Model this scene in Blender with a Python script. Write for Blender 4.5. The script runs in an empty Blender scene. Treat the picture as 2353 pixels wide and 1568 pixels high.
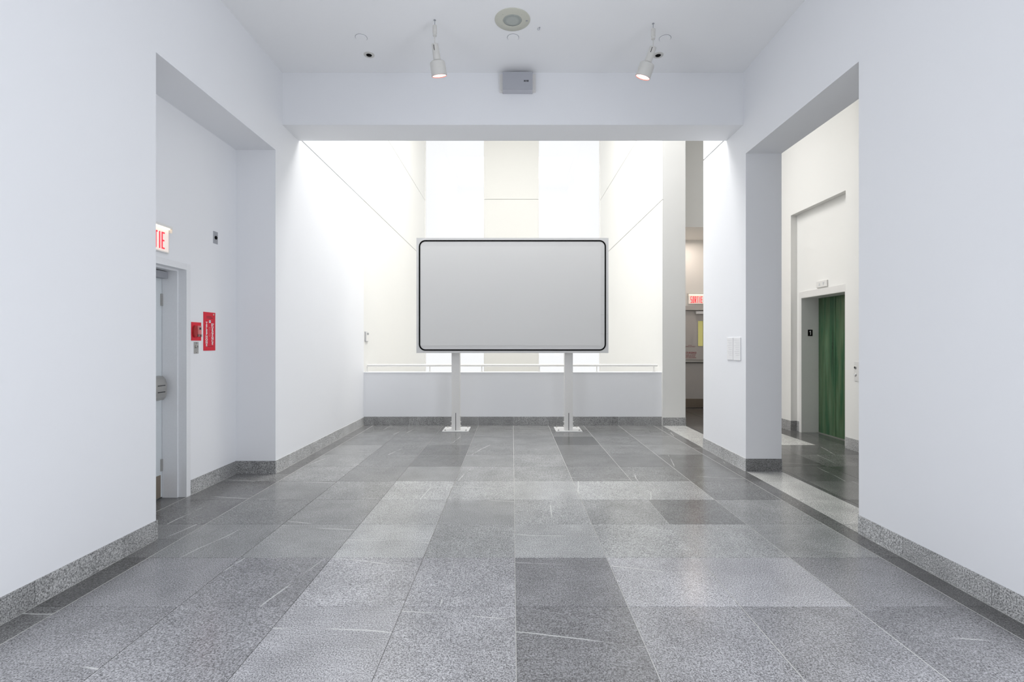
import bpy, bmesh, math, random
from mathutils import Vector, Matrix

random.seed(7)
SC = bpy.context.scene
COL = SC.collection
PI = math.pi

# ------------------------------------------------------------------ camera, world, lights, exposure
H_CAM, F_PX, VX, VY = 1.43, 1135.0, 1177.5, 790.0
cam_d = bpy.data.cameras.new('camera')
cam = bpy.data.objects.new('camera', cam_d)
COL.objects.link(cam)
cam.location = (0, 0, H_CAM)
cam.rotation_euler = (PI / 2, 0, 0)
cam_d.sensor_width = 36.0
cam_d.lens = F_PX / 2353.0 * 36.0
cam_d.shift_x = (2353 / 2 - VX) / 2353.0
cam_d.shift_y = (VY - 1568 / 2) / 2353.0
cam_d.clip_start = 0.05
cam_d.clip_end = 200
SC.camera = cam

world = bpy.data.worlds.new('overcast_sky')
SC.world = world
world.use_nodes = True
bg = world.node_tree.nodes['Background']
bg.inputs['Color'].default_value = (0.97, 0.985, 1.0, 1)
bg.inputs['Strength'].default_value = 1.03


L_FILL, R_FILL = -2.80, 2.85


def area(name, loc, rot, sx, sy, power, color):
    d = bpy.data.lights.new(name, 'AREA')
    d.shape = 'RECTANGLE'
    d.size, d.size_y = sx, sy
    d.energy = power
    d.color = color
    o = bpy.data.objects.new(name, d)
    o.location = loc
    o.rotation_euler = rot
    COL.objects.link(o)
    return o


# skylight over the near part of the atrium, fill added through two invented side windows (beside and behind the
# camera), fill added under the closed lift corridor ceiling; a warm lamp in the far vestibule
area('atrium_skylight_daylight', (0, 8.45, 8.95), (0, 0, 0), 4.9, 2.9, 590, (1.0, 0.99, 0.965))
area('left_fill_light', (L_FILL, 0.7, 1.35), (0, -PI / 2, 0), 2.45, 2.9, 82, (0.90, 0.935, 1.0))
area('right_fill_light', (R_FILL, 0.7, 1.35), (0, PI / 2, 0), 2.45, 2.9, 136, (0.90, 0.935, 1.0))
area('corridor_fill_light', (3.8, 4.6, 5.9), (0, 0, 0), 1.3, 7.0, 11, (1.0, 0.97, 0.92))
area('vestibule_ceiling_light', (3.75, 10.35, 3.68), (0, 0, 0), 0.5, 0.5, 9, (1.0, 0.86, 0.76))

SC.view_settings.view_transform = 'Standard'
SC.view_settings.look = 'None'
SC.view_settings.gamma = 1.0
SC.view_settings.use_curve_mapping = False
SC.view_settings.exposure = 0.0


# ------------------------------------------------------------------ materials
def new_mat(name):
    m = bpy.data.materials.new(name)
    m.use_nodes = True
    nt = m.node_tree
    return m, nt, nt.nodes['Principled BSDF']


def N(nt, kind, **kw):
    n = nt.nodes.new(kind)
    for k, v in kw.items():
        if k.startswith('i_'):
            n.inputs[k[2:].replace('_', ' ')].default_value = v
        else:
            setattr(n, k, v)
    return n


def plain(name, col, rough=0.5, metal=0.0, bump=0.0, scale=60, spec=0.5, mottle=0.03):
    """solid colour with a fine procedural mottling and optional relief"""
    m, nt, b = new_mat(name)
    tc = N(nt, 'ShaderNodeTexCoord')
    no = N(nt, 'ShaderNodeTexNoise', i_Scale=scale, i_Detail=3.0)
    nt.links.new(tc.outputs['Object'], no.inputs['Vector'])
    mx = N(nt, 'ShaderNodeMix', data_type='RGBA', blend_type='MIX')
    nt.links.new(no.outputs['Fac'], mx.inputs[0])
    mx.inputs[6].default_value = tuple(c * (1 - mottle) for c in col) + (1,)
    mx.inputs[7].default_value = tuple(min(1, c * (1 + mottle)) for c in col) + (1,)
    nt.links.new(mx.outputs[2], b.inputs['Base Color'])
    b.inputs['Roughness'].default_value = rough
    b.inputs['Metallic'].default_value = metal
    b.inputs['Specular IOR Level'].default_value = spec
    if bump:
        bp = N(nt, 'ShaderNodeBump', i_Strength=bump, i_Distance=0.002)
        nt.links.new(no.outputs['Fac'], bp.inputs['Height'])
        nt.links.new(bp.outputs['Normal'], b.inputs['Normal'])
    return m


def emit(name, col, strength):
    m, nt, b = new_mat(name)
    b.inputs['Base Color'].default_value = col + (1,)
    b.inputs['Emission Color'].default_value = col + (1,)
    b.inputs['Emission Strength'].default_value = strength
    return m


def granite(name, rough=0.28, fixed=None, coarse=150.0, contrast=1.0, vein=1.0):
    """speckled, streaked, veined granite; tone comes from the object's own colour, pattern shifts per slab"""
    m, nt, b = new_mat(name)
    L = nt.links.new
    geo = N(nt, 'ShaderNodeNewGeometry')
    oi = N(nt, 'ShaderNodeObjectInfo')
    off = N(nt, 'ShaderNodeVectorMath', operation='SCALE')
    cmb = N(nt, 'ShaderNodeCombineXYZ')
    r1 = N(nt, 'ShaderNodeMath', operation='MULTIPLY'); r1.inputs[1].default_value = 37.0
    r2 = N(nt, 'ShaderNodeMath', operation='MULTIPLY'); r2.inputs[1].default_value = 91.0
    L(oi.outputs['Random'], r1.inputs[0]); L(oi.outputs['Random'], r2.inputs[0])
    L(r1.outputs[0], cmb.inputs[0]); L(r2.outputs[0], cmb.inputs[1]); L(r1.outputs[0], cmb.inputs[2])
    add = N(nt, 'ShaderNodeVectorMath', operation='ADD')
    L(geo.outputs['Position'], add.inputs[0]); L(cmb.outputs[0], add.inputs[1])
    # rotate per slab by random quarter-ish angle
    rot = N(nt, 'ShaderNodeVectorRotate', rotation_type='Z_AXIS')
    r3 = N(nt, 'ShaderNodeMath', operation='MULTIPLY'); r3.inputs[1].default_value = 11.0
    sn = N(nt, 'ShaderNodeMath', operation='SNAP'); sn.inputs[1].default_value = PI / 2
    L(oi.outputs['Random'], r3.inputs[0]); L(r3.outputs[0], sn.inputs[0])
    L(add.outputs[0], rot.inputs['Vector']); L(sn.outputs[0], rot.inputs['Angle'])
    # grains
    g1 = N(nt, 'ShaderNodeTexNoise', i_Scale=coarse, i_Detail=2.5, i_Roughness=0.65)
    L(add.outputs[0], g1.inputs['Vector'])
    g1r = N(nt, 'ShaderNodeMapRange'); L(g1.outputs['Fac'], g1r.inputs[0])
    g1r.inputs[1].default_value = 0.34; g1r.inputs[2].default_value = 0.66
    g1r.inputs[3].default_value = 1 - 0.68 * contrast; g1r.inputs[4].default_value = 1 + 0.78 * contrast
    # streaks along one direction
    mp = N(nt, 'ShaderNodeMapping'); mp.inputs['Scale'].default_value = (9, 190, 60)
    L(rot.outputs[0], mp.inputs['Vector'])
    st = N(nt, 'ShaderNodeTexNoise', i_Scale=1.0, i_Detail=3.0, i_Roughness=0.7, i_Distortion=0.4)
    L(mp.outputs[0], st.inputs['Vector'])
    rnd4 = N(nt, 'ShaderNodeMath', operation='MULTIPLY'); rnd4.inputs[1].default_value = 53.7
    fr = N(nt, 'ShaderNodeMath', operation='FRACT'); L(oi.outputs['Random'], rnd4.inputs[0]); L(rnd4.outputs[0], fr.inputs[0])
    str_ = N(nt, 'ShaderNodeMapRange'); L(st.outputs['Fac'], str_.inputs[0])
    str_.inputs[1].default_value = 0.3; str_.inputs[2].default_value = 0.7
    str_.inputs[3].default_value = 0.80; str_.inputs[4].default_value = 1.20
    stm = N(nt, 'ShaderNodeMix', data_type='FLOAT'); L(fr.outputs[0], stm.inputs[0])
    stm.inputs[2].default_value = 1.0; L(str_.outputs[0], stm.inputs[3])
    # broad clouds
    cl = N(nt, 'ShaderNodeTexNoise', i_Scale=3.5, i_Detail=4.0)
    L(rot.outputs[0], cl.inputs['Vector'])
    clr = N(nt, 'ShaderNodeMapRange'); L(cl.outputs['Fac'], clr.inputs[0])
    clr.inputs[1].default_value = 0.3; clr.inputs[2].default_value = 0.7
    clr.inputs[3].default_value = 0.86; clr.inputs[4].default_value = 1.14
    # veins
    mp2 = N(nt, 'ShaderNodeMapping'); mp2.inputs['Rotation'].default_value = (0, 0, 0.16)
    L(rot.outputs[0], mp2.inputs['Vector'])
    vn = N(nt, 'ShaderNodeTexWave', wave_type='BANDS', bands_direction='Y', wave_profile='SIN', i_Scale=0.55, i_Distortion=2.6, i_Detail=3.0)
    vn.inputs['Detail Scale'].default_value = 0.9
    vn.inputs['Detail Roughness'].default_value = 0.42
    L(mp2.outputs[0], vn.inputs['Vector'])
    vr = N(nt, 'ShaderNodeMapRange'); L(vn.outputs['Fac'], vr.inputs[0])
    vr.inputs[1].default_value = 0.9986; vr.inputs[2].default_value = 0.99995
    vr.inputs[3].default_value = 0.0; vr.inputs[4].default_value = 0.6 * vein
    brk = N(nt, 'ShaderNodeTexNoise', i_Scale=3.2, i_Detail=3.0); L(add.outputs[0], brk.inputs['Vector'])
    br = N(nt, 'ShaderNodeMapRange'); L(brk.outputs['Fac'], br.inputs[0])
    br.inputs[1].default_value = 0.44; br.inputs[2].default_value = 0.56
    vm = N(nt, 'ShaderNodeMath', operation='MULTIPLY'); L(vr.outputs[0], vm.inputs[0]); L(br.outputs[0], vm.inputs[1])
    gate = N(nt, 'ShaderNodeMath', operation='GREATER_THAN'); gate.inputs[1].default_value = 0.45
    L(fr.outputs[0], gate.inputs[0])
    vm2 = N(nt, 'ShaderNodeMath', operation='MULTIPLY'); L(vm.outputs[0], vm2.inputs[0]); L(gate.outputs[0], vm2.inputs[1])
    # combine
    m1 = N(nt, 'ShaderNodeMath', operation='MULTIPLY'); L(g1r.outputs[0], m1.inputs[0]); L(stm.outputs[0], m1.inputs[1])
    m2 = N(nt, 'ShaderNodeMath', operation='MULTIPLY'); L(m1.outputs[0], m2.inputs[0]); L(clr.outputs[0], m2.inputs[1])
    sc = N(nt, 'ShaderNodeVectorMath', operation='SCALE')
    if fixed is None:
        L(oi.outputs['Color'], sc.inputs[0])
    else:
        sc.inputs[0].default_value = fixed
    L(m2.outputs[0], sc.inputs['Scale'])
    mx = N(nt, 'ShaderNodeMix', data_type='RGBA'); L(vm2.outputs[0], mx.inputs[0])
    L(sc.outputs[0], mx.inputs[6]); mx.inputs[7].default_value = (0.72, 0.72, 0.70, 1)
    L(mx.outputs[2], b.inputs['Base Color'])
    rr = N(nt, 'ShaderNodeMapRange'); L(g1.outputs['Fac'], rr.inputs[0])
    rr.inputs[3].default_value = rough - 0.06; rr.inputs[4].default_value = rough + 0.08
    L(rr.outputs[0], b.inputs['Roughness'])
    bp = N(nt, 'ShaderNodeBump', i_Strength=0.05, i_Distance=0.0008)
    L(g1.outputs['Fac'], bp.inputs['Height']); L(bp.outputs['Normal'], b.inputs['Normal'])
    return m


def wall_paint(name, col):
    """rolled emulsion: faint orange-peel relief and very faint tonal drift"""
    m, nt, b = new_mat(name)
    L = nt.links.new
    geo = N(nt, 'ShaderNodeNewGeometry')
    n1 = N(nt, 'ShaderNodeTexNoise', i_Scale=220.0, i_Detail=2.0)
    n2 = N(nt, 'ShaderNodeTexNoise', i_Scale=0.8, i_Detail=3.0)
    L(geo.outputs['Position'], n1.inputs['Vector']); L(geo.outputs['Position'], n2.inputs['Vector'])
    mx = N(nt, 'ShaderNodeMix', data_type='RGBA'); L(n2.outputs['Fac'], mx.inputs[0])
    mx.inputs[6].default_value = tuple(c * 0.985 for c in col) + (1,)
    mx.inputs[7].default_value = tuple(min(1, c * 1.015) for c in col) + (1,)
    L(mx.outputs[2], b.inputs['Base Color'])
    b.inputs['Roughness'].default_value = 0.62
    b.inputs['Specular IOR Level'].default_value = 0.3
    bp = N(nt, 'ShaderNodeBump', i_Strength=0.05, i_Distance=0.0006)
    L(n1.outputs['Fac'], bp.inputs['Height']); L(bp.outputs['Normal'], b.inputs['Normal'])
    return m


def glass_mat(name, tint=(1, 1, 1)):
    m = bpy.data.materials.new(name)
    m.use_nodes = True
    nt = m.node_tree
    nt.nodes.clear()
    out = N(nt, 'ShaderNodeOutputMaterial')
    tr = N(nt, 'ShaderNodeBsdfTransparent'); tr.inputs[0].default_value = tint + (1,)
    gl = N(nt, 'ShaderNodeBsdfGlossy'); gl.inputs['Roughness'].default_value = 0.02
    lw = N(nt, 'ShaderNodeLayerWeight'); lw.inputs['Blend'].default_value = 0.5
    pw = N(nt, 'ShaderNodeMath', operation='POWER'); pw.inputs[1].default_value = 5.0
    nt.links.new(lw.outputs['Facing'], pw.inputs[0])
    fr = N(nt, 'ShaderNodeMapRange'); nt.links.new(pw.outputs[0], fr.inputs[0])
    fr.inputs[3].default_value = 0.04; fr.inputs[4].default_value = 0.9
    mx = N(nt, 'ShaderNodeMixShader')
    nt.links.new(fr.outputs[0], mx.inputs[0]); nt.links.new(tr.outputs[0], mx.inputs[1]); nt.links.new(gl.outputs[0], mx.inputs[2])
    nt.links.new(mx.outputs[0], out.inputs[0])
    return m


def patina(name):
    """green patinated metal with vertical brush marks"""
    m, nt, b = new_mat(name)
    L = nt.links.new
    geo = N(nt, 'ShaderNodeNewGeometry')
    mp = N(nt, 'ShaderNodeMapping'); mp.inputs['Scale'].default_value = (1, 6, 0.55)
    L(geo.outputs['Position'], mp.inputs['Vector'])
    n = N(nt, 'ShaderNodeTexNoise', i_Scale=1.0, i_Detail=6.0, i_Roughness=0.62)
    L(mp.outputs[0], n.inputs['Vector'])
    rp = N(nt, 'ShaderNodeValToRGB')
    e = rp.color_ramp.elements
    e[0].position = 0.30; e[0].color = (0.022, 0.045, 0.022, 1)
    e[1].position = 0.72; e[1].color = (0.20, 0.25, 0.14, 1)
    x = e.new(0.44); x.color = (0.045, 0.125, 0.062, 1)
    x = e.new(0.52); x.color = (0.085, 0.145, 0.075, 1)
    x = e.new(0.60); x.color = (0.10, 0.19, 0.105, 1)
    L(n.outputs['Fac'], rp.inputs[0]); L(rp.outputs[0], b.inputs['Base Color'])
    b.inputs['Roughness'].default_value = 0.22
    b.inputs['Metallic'].default_value = 0.25
    return m


def dotted(name, col, dark, scale):
    """perforated metal / cloth grille: rows of small dark holes as flat fine relief"""
    m, nt, b = new_mat(name)
    L = nt.links.new
    tc = N(nt, 'ShaderNodeTexCoord')
    v = N(nt, 'ShaderNodeTexVoronoi', i_Scale=scale, i_Randomness=0.0)
    L(tc.outputs['Object'], v.inputs['Vector'])
    mr = N(nt, 'ShaderNodeMapRange'); L(v.outputs['Distance'], mr.inputs[0])
    mr.inputs[1].default_value = 0.22; mr.inputs[2].default_value = 0.38
    mx = N(nt, 'ShaderNodeMix', data_type='RGBA'); L(mr.outputs[0], mx.inputs[0])
    mx.inputs[6].default_value = dark + (1,); mx.inputs[7].default_value = col + (1,)
    L(mx.outputs[2], b.inputs['Base Color']); b.inputs['Roughness'].default_value = 0.6
    return m


M = {
    'paint': wall_paint('white_wall_paint', (0.87, 0.88, 0.905)),
    'cream': wall_paint('warm_white_wall_paint', (0.88, 0.872, 0.845)),
    'ceil': wall_paint('white_ceiling_paint', (0.945, 0.95, 0.965)),
    'atrium': wall_paint('soft_warm_white_paint', (0.83, 0.825, 0.80)),
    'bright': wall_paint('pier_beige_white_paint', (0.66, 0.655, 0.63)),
    'shadow_gap': plain('grey_joint_filler', (0.46, 0.46, 0.45), 0.8),
    'tile': granite('polished_granite', 0.19),
    'slab': granite('honed_granite_skirting', 0.42, coarse=130, contrast=1.05, vein=0.0),
    'grout': plain('cement_grout', (0.47, 0.46, 0.44), 0.9, bump=0.3, scale=300),
    'sealant': plain('pale_joint_sealant', (0.50, 0.495, 0.475), 0.85, mottle=0.15, scale=25),
    'dark_grout': plain('recess_grey', (0.05, 0.05, 0.05), 0.8),
    'white_metal': plain('white_painted_metal', (0.80, 0.79, 0.77), 0.38),
    'lamp_white': plain('lamp_white_enamel', (0.66, 0.65, 0.62), 0.35),
    'door_paint': plain('pale_grey_door_paint', (0.72, 0.76, 0.78), 0.35),
    'frame_paint': plain('door_frame_enamel', (0.82, 0.83, 0.85), 0.3),
    'steel': plain('brushed_steel', (0.50, 0.49, 0.47), 0.35, metal=0.8, mottle=0.08, scale=120),
    'grey_metal': plain('grey_painted_metal', (0.36, 0.37, 0.40), 0.4),
    'dark': plain('dark_slot', (0.03, 0.03, 0.032), 0.5),
    'black': plain('black_vinyl', (0.003, 0.003, 0.003), 0.75, spec=0.15),
    'alu': plain('anodised_pale_panel', (0.69, 0.688, 0.682), 0.42, metal=0.0, mottle=0.03, scale=6),
    'sheet': plain('plain_grey_display_sheet', (0.73, 0.728, 0.72), 0.6, mottle=0.003),
    'red': plain('signal_red_enamel', (0.72, 0.012, 0.035), 0.55),
    'dark_red': plain('deep_red_plastic', (0.40, 0.008, 0.01), 0.25),
    'pink': plain('worn_red_plastic', (0.66, 0.20, 0.20), 0.3),
    'white_print': plain('white_lettering', (0.85, 0.85, 0.84), 0.5),
    'grey_print': plain('grey_lettering', (0.36, 0.37, 0.38), 0.5),
    'red_print': plain('dark_red_lettering', (0.36, 0.03, 0.05), 0.5),
    'blue_print': plain('blue_print', (0.16, 0.28, 0.52), 0.5),
    'exit_face': emit('lit_exit_sign_face', (1.0, 0.86, 0.78), 0.28),
    'exit_red': emit('lit_exit_letters', (0.95, 0.02, 0.05), 0.55),
    'exit_lamp': emit('exit_sign_lamp', (1.0, 0.80, 0.55), 2.4),
    'lens': emit('lit_spot_lens', (1.0, 0.94, 0.87), 2.6),
    'copper': plain('reflector_rim', (0.55, 0.16, 0.13), 0.35, metal=0.5),
    'ivory': plain('ivory_plastic', (0.62, 0.62, 0.54), 0.45),
    'ivory_grille': dotted('perforated_ivory_grille', (0.45, 0.48, 0.45), (0.16, 0.18, 0.18), 150),
    'speaker_case': plain('shade_grey_speaker_case', (0.55, 0.555, 0.60), 0.5),  # grey deepened to put the underside's shade into the colour
    'grey_grille': dotted('woven_grey_grille', (0.42, 0.43, 0.47), (0.30, 0.31, 0.35), 220),
    'paper': plain('white_notice_plastic', (0.86, 0.86, 0.87), 0.35),
    'paper_print': plain('pale_grey_notice_lines', (0.66, 0.67, 0.68), 0.5),
    'yellow_glass': emit('lit_wired_glass', (0.62, 0.58, 0.22), 0.35),
    'glass': glass_mat('clear_window_glass'),
    'patina': patina('green_patina_metal'),
    'kick': plain('bronze_kick_plate', (0.30, 0.25, 0.20), 0.35, metal=0.5),
    'lower_floor': plain('pale_stone_floor', (0.82, 0.81, 0.78), 0.5),
    'paint_exit': plain('beige_door_paint', (0.62, 0.59, 0.57), 0.4),
}


# ------------------------------------------------------------------ mesh helpers
def bm_box(bm, x0, x1, y0, y1, z0, z1, bevel=0.0):
    r = bmesh.ops.create_cube(bm, size=1.0)
    vs = r['verts']
    for v in vs:
        v.co = Vector((x0 + (v.co.x + .5) * (x1 - x0), y0 + (v.co.y + .5) * (y1 - y0), z0 + (v.co.z + .5) * (z1 - z0)))
    if bevel:
        es = list({e for v in vs for e in v.link_edges})
        bmesh.ops.bevel(bm, geom=es, offset=bevel, segments=2, affect='EDGES', profile=0.6)
    return bm


def bm_rev(bm, prof, origin=(0, 0, 0), axis='Z', seg=32, mat=None, caps=True):
    """surface of revolution: prof = [(radius, height)], optional 4x4 matrix"""
    rings = []
    for r, h in prof:
        ring = []
        for k in range(seg):
            a = 2 * PI * k / seg
            p = Vector((r * math.cos(a), r * math.sin(a), h))
            if axis == 'X':
                p = Vector((p.z, p.x, p.y))
            elif axis == 'Y':
                p = Vector((p.x, p.z, -p.y)) if False else Vector((p.y, p.z, p.x))
            if mat:
                p = mat @ p
            ring.append(bm.verts.new(p + Vector(origin)))
        rings.append(ring)
    for a, b in zip(rings, rings[1:]):
        for k in range(seg):
            bm.faces.new((a[k], a[(k + 1) % seg], b[(k + 1) % seg], b[k]))
    if caps:
        for ring in (rings[0], rings[-1]):
            if (ring[0].co - ring[seg // 2].co).length > 1e-5:
                bm.faces.new(ring)
    return bm


def mk(name, bm, mat, parent=None, smooth=False, loc=None):
    bmesh.ops.recalc_face_normals(bm, faces=bm.faces[:])
    me = bpy.data.meshes.new(name)
    bm.to_mesh(me)
    bm.free()
    me.materials.append(mat)
    if smooth:
        for p in me.polygons:
            p.use_smooth = True
        try:
            me.set_sharp_from_angle(angle=math.radians(40))
        except Exception:
            pass
    o = bpy.data.objects.new(name, me)
    COL.objects.link(o)
    if loc is not None:
        o.location = loc
    if parent is not None:
        o.parent = parent
    return o


def boxes(name, lst, mat, parent=None, bevel=0.0):
    bm = bmesh.new()
    for b in lst:
        bm_box(bm, *b, bevel=bevel)
    return mk(name, bm, mat, parent)


def struct(o):
    o['kind'] = 'structure'
    return o


def thing(name, label, cat, loc=(0, 0, 0), group=None):
    o = bpy.data.objects.new(name, None)
    o.empty_display_size = 0.1
    COL.objects.link(o)
    o.location = loc
    o['label'] = label
    o['category'] = cat
    if group:
        o['group'] = group
    return o


def sempty(name):
    o = bpy.data.objects.new(name, None)
    COL.objects.link(o)
    o['kind'] = 'structure'
    return o


def text_mesh(body, size, depth=0.0006, bold=0.0, align='CENTER', spacing=1.0, line=1.0):
    cu = bpy.data.curves.new('lettering', 'FONT')
    cu.body = body
    cu.size = size
    cu.extrude = depth
    cu.offset = bold
    cu.align_x = align
    cu.align_y = 'CENTER'
    cu.space_character = spacing
    cu.space_line = line
    cu.resolution_u = 3
    ob = bpy.data.objects.new('lettering_tmp', cu)
    COL.objects.link(ob)
    bpy.context.view_layer.update()
    dg = bpy.context.evaluated_depsgraph_get()
    me = bpy.data.meshes.new_from_object(ob.evaluated_get(dg))
    bpy.data.objects.remove(ob)
    bpy.data.curves.remove(cu)
    return me


def put_text(name, body, size, mat, parent, loc, facing, sx=1.0, **kw):
    """facing: '-Y' (towards the camera), '+X', '-X'"""
    me = text_mesh(body, size, **kw)
    me.materials.clear()
    me.materials.append(mat)
    o = bpy.data.objects.new(name, me)
    COL.objects.link(o)
    rz = {'-Y': 0, '+X': PI / 2, '-X': -PI / 2}[facing]
    o.parent = parent
    o.location = loc
    o.rotation_euler = (PI / 2, 0, rz)
    o.scale = (sx, 1, 1)
    return o


# ------------------------------------------------------------------ dimensions
L, R, RO, AL = -2.604, 2.613, 3.013, -3.04
ZC = 4.498          # ceiling
ZS = 3.56           # soffit of side openings
HA = 8.8            # atrium roof
YB = 8.65           # parapet face
YE = 14.6           # atrium end wall
YR = -4.0           # rear
T = 0.6115
X0, Y0 = 0.0165, 2.687

# ------------------------------------------------------------------ floor
floor = boxes('floor', [
    (-3.6, 5.3, YR, YB + 0.2, -0.20, -0.0035),
    (R, 5.3, YB + 0.2, 11.3, -0.20, -0.0035)], M['grout'])
struct(floor)

tile_mesh = {}


def tile(x0, x1, y0, y1, tone, tint=(1, 1, 1)):
    g = 0.0018
    w, d = x1 - x0 - 2 * g, y1 - y0 - 2 * g
    if w < 0.01 or d < 0.01:
        return
    key = (round(w, 3), round(d, 3))
    if key not in tile_mesh:
        bm = bmesh.new()
        bm_box(bm, -w / 2, w / 2, -d / 2, d / 2, -0.018, 0)
        top = [e for e in bm.edges if all(v.co.z > -0.001 for v in e.verts)]
        bmesh.ops.bevel(bm, geom=top, offset=0.0008, segments=1, affect='EDGES')
        bmesh.ops.recalc_face_normals(bm, faces=bm.faces[:])
        me = bpy.data.meshes.new('tile')
        bm.to_mesh(me)
        bm.free()
        me.materials.append(M['tile'])
        tile_mesh[key] = me
    o = bpy.data.objects.new('tile', tile_mesh[key])
    COL.objects.link(o)
    o.parent = floor
    o.location = ((x0 + x1) / 2, (y0 + y1) / 2, random.uniform(-0.0003, 0.0003))
    o.color = (tone * tint[0], tone * tint[1], tone * tint[2], 1)
    return o


def tone(v):
    """photo grey level (0..255) of a slab -> linear reflectance of the stone"""
    return 1.06 * ((v / 255.0) ** 2.2)


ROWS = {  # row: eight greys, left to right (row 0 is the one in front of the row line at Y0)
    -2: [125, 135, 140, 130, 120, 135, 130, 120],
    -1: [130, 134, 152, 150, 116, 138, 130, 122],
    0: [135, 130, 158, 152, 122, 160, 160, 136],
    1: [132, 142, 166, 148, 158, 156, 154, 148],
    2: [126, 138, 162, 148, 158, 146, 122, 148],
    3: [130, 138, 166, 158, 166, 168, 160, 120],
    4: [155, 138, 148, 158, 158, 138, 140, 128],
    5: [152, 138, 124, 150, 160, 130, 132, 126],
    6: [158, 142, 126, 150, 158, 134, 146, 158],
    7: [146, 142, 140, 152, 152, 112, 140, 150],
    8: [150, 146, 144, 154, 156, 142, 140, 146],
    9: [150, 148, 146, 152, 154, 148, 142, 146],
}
XL, XR = X0 - 4 * T, X0 + 4 * T
for row in range(-7, 10):
    y0 = Y0 + T * row
    y1 = min(y0 + T, YB)
    spill_drop = 30 if row > 5 else (20 if row > 3 else (6 if row > 1 else 0))  # far rows darkened in colour to offset the skylight falling on them
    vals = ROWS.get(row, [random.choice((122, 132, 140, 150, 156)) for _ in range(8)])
    for c in range(8):
        cool = (0.995, 0.985, 1.02) if row < 1 else (0.99, 1.0, 0.995)
        if y1 < 2.0:      # unseen tiles made pale to bounce light up to the ceiling
            tile(X0 + (c - 4) * T, X0 + (c - 3) * T, y0, y1, 0.60, (1.0, 1.0, 0.98))
            continue
        tile(X0 + (c - 4) * T, X0 + (c - 3) * T, y0, y1, tone(vals[c] - spill_drop), cool)
    # border slabs along both walls; in the recess one slab runs back to the door
    yl = [(y0, y1)]
    for (a, b) in yl:
        if b <= 3.608 or a >= 5.43:
            tile(L, XL, a, b, tone(random.choice((96, 104, 112))))
        else:
            if a < 3.608:
                tile(L, XL, a, 3.608, tone(112)); a = 3.608
            bb = min(b, 5.43)
            tile(AL, XL, a, bb, tone(random.choice((108, 120, 126))))
            if b > 5.43:
                tile(L, XL, 5.43, b, tone(112))
        # right border, white granite thresholds
        tile(XR, R, y0, y1, tone(random.choice((98, 106, 116, 126))))
        for (o0, o1) in ((3.726, 5.53), (6.76, 8.60)):
            a2, b2 = max(y0, o0), min(y1, o1)
            if b2 - a2 > 0.02:
                tile(R, RO, a2, b2, 0.52, (1.0, 1.0, 0.97))
tile(R, RO, 5.47, 5.53, 0.4)
# pale flush sealant in the lengthwise joints by the walls and in the right half of the grid
jm = {}
for x, y0, y1 in ((XL, YR, YB), (XR, YR, YB), (L + 0.0085, YR, 3.608), (L + 0.0085, 5.43, YB), (R - 0.0085, YR, 3.726), (R - 0.0085, 5.53, 6.76),
                  (R, 3.726, 5.53), (X0, YR, YB), (X0 + T, YR, YB), (X0 + 2 * T, YR, YB), (X0 + 3 * T, YR, YB), (AL + 0.01, 3.7, 5.42)):
    boxes('sealant', [(x - 0.0021, x + 0.0021, y0 + 0.01, y1 - 0.01, -0.0030, 0.0004)], M['sealant'], floor)
# lift corridor: narrow dark strip, then the same grid in darker stone with a pale inlay
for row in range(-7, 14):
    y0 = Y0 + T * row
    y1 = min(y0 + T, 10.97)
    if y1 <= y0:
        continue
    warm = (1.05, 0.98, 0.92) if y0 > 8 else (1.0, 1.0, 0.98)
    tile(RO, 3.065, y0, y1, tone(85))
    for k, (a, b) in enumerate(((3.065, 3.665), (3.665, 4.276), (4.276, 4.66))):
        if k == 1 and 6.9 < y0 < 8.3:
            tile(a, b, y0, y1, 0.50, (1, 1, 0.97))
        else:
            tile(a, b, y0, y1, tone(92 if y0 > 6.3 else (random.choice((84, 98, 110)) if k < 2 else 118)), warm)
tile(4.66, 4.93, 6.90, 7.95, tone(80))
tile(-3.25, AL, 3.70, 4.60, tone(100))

# unseen lower hall floor, stone lightened to bounce light up to the beam
struct(boxes('floor_lower_hall', [(L - 0.4, RO, YB + 0.2, YE + 0.2, -3.2, -3.0)], M['lower_floor']))

# ------------------------------------------------------------------ walls
J1, J2, JH = 3.932, 5.688, 0.017


def jointed(x0, x1, y0, y1, z0, z1, inner, slot_from=None):
    """stack of wall boxes with narrow recessed horizontal joints on the atrium side"""
    out, gap = [], []
    js = [j for j in (J1, J2) if z0 < j < z1]
    zz = z0
    for j in js:
        out.append((x0, x1, y0, y1, zz, j))
        if inner == 'R':
            gap.append((x0, x1 - 0.012, y0, y1, j, j + JH))
        elif inner == 'L':
            gap.append((x0 + 0.012, x1, y0, y1, j, j + JH))
        else:
            gap.append((x0, x1, y0 + 0.012, y1, j, j + JH))
        zz = j + JH
    out.append((x0, x1, y0, y1, zz, z1))
    return out, gap


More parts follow.
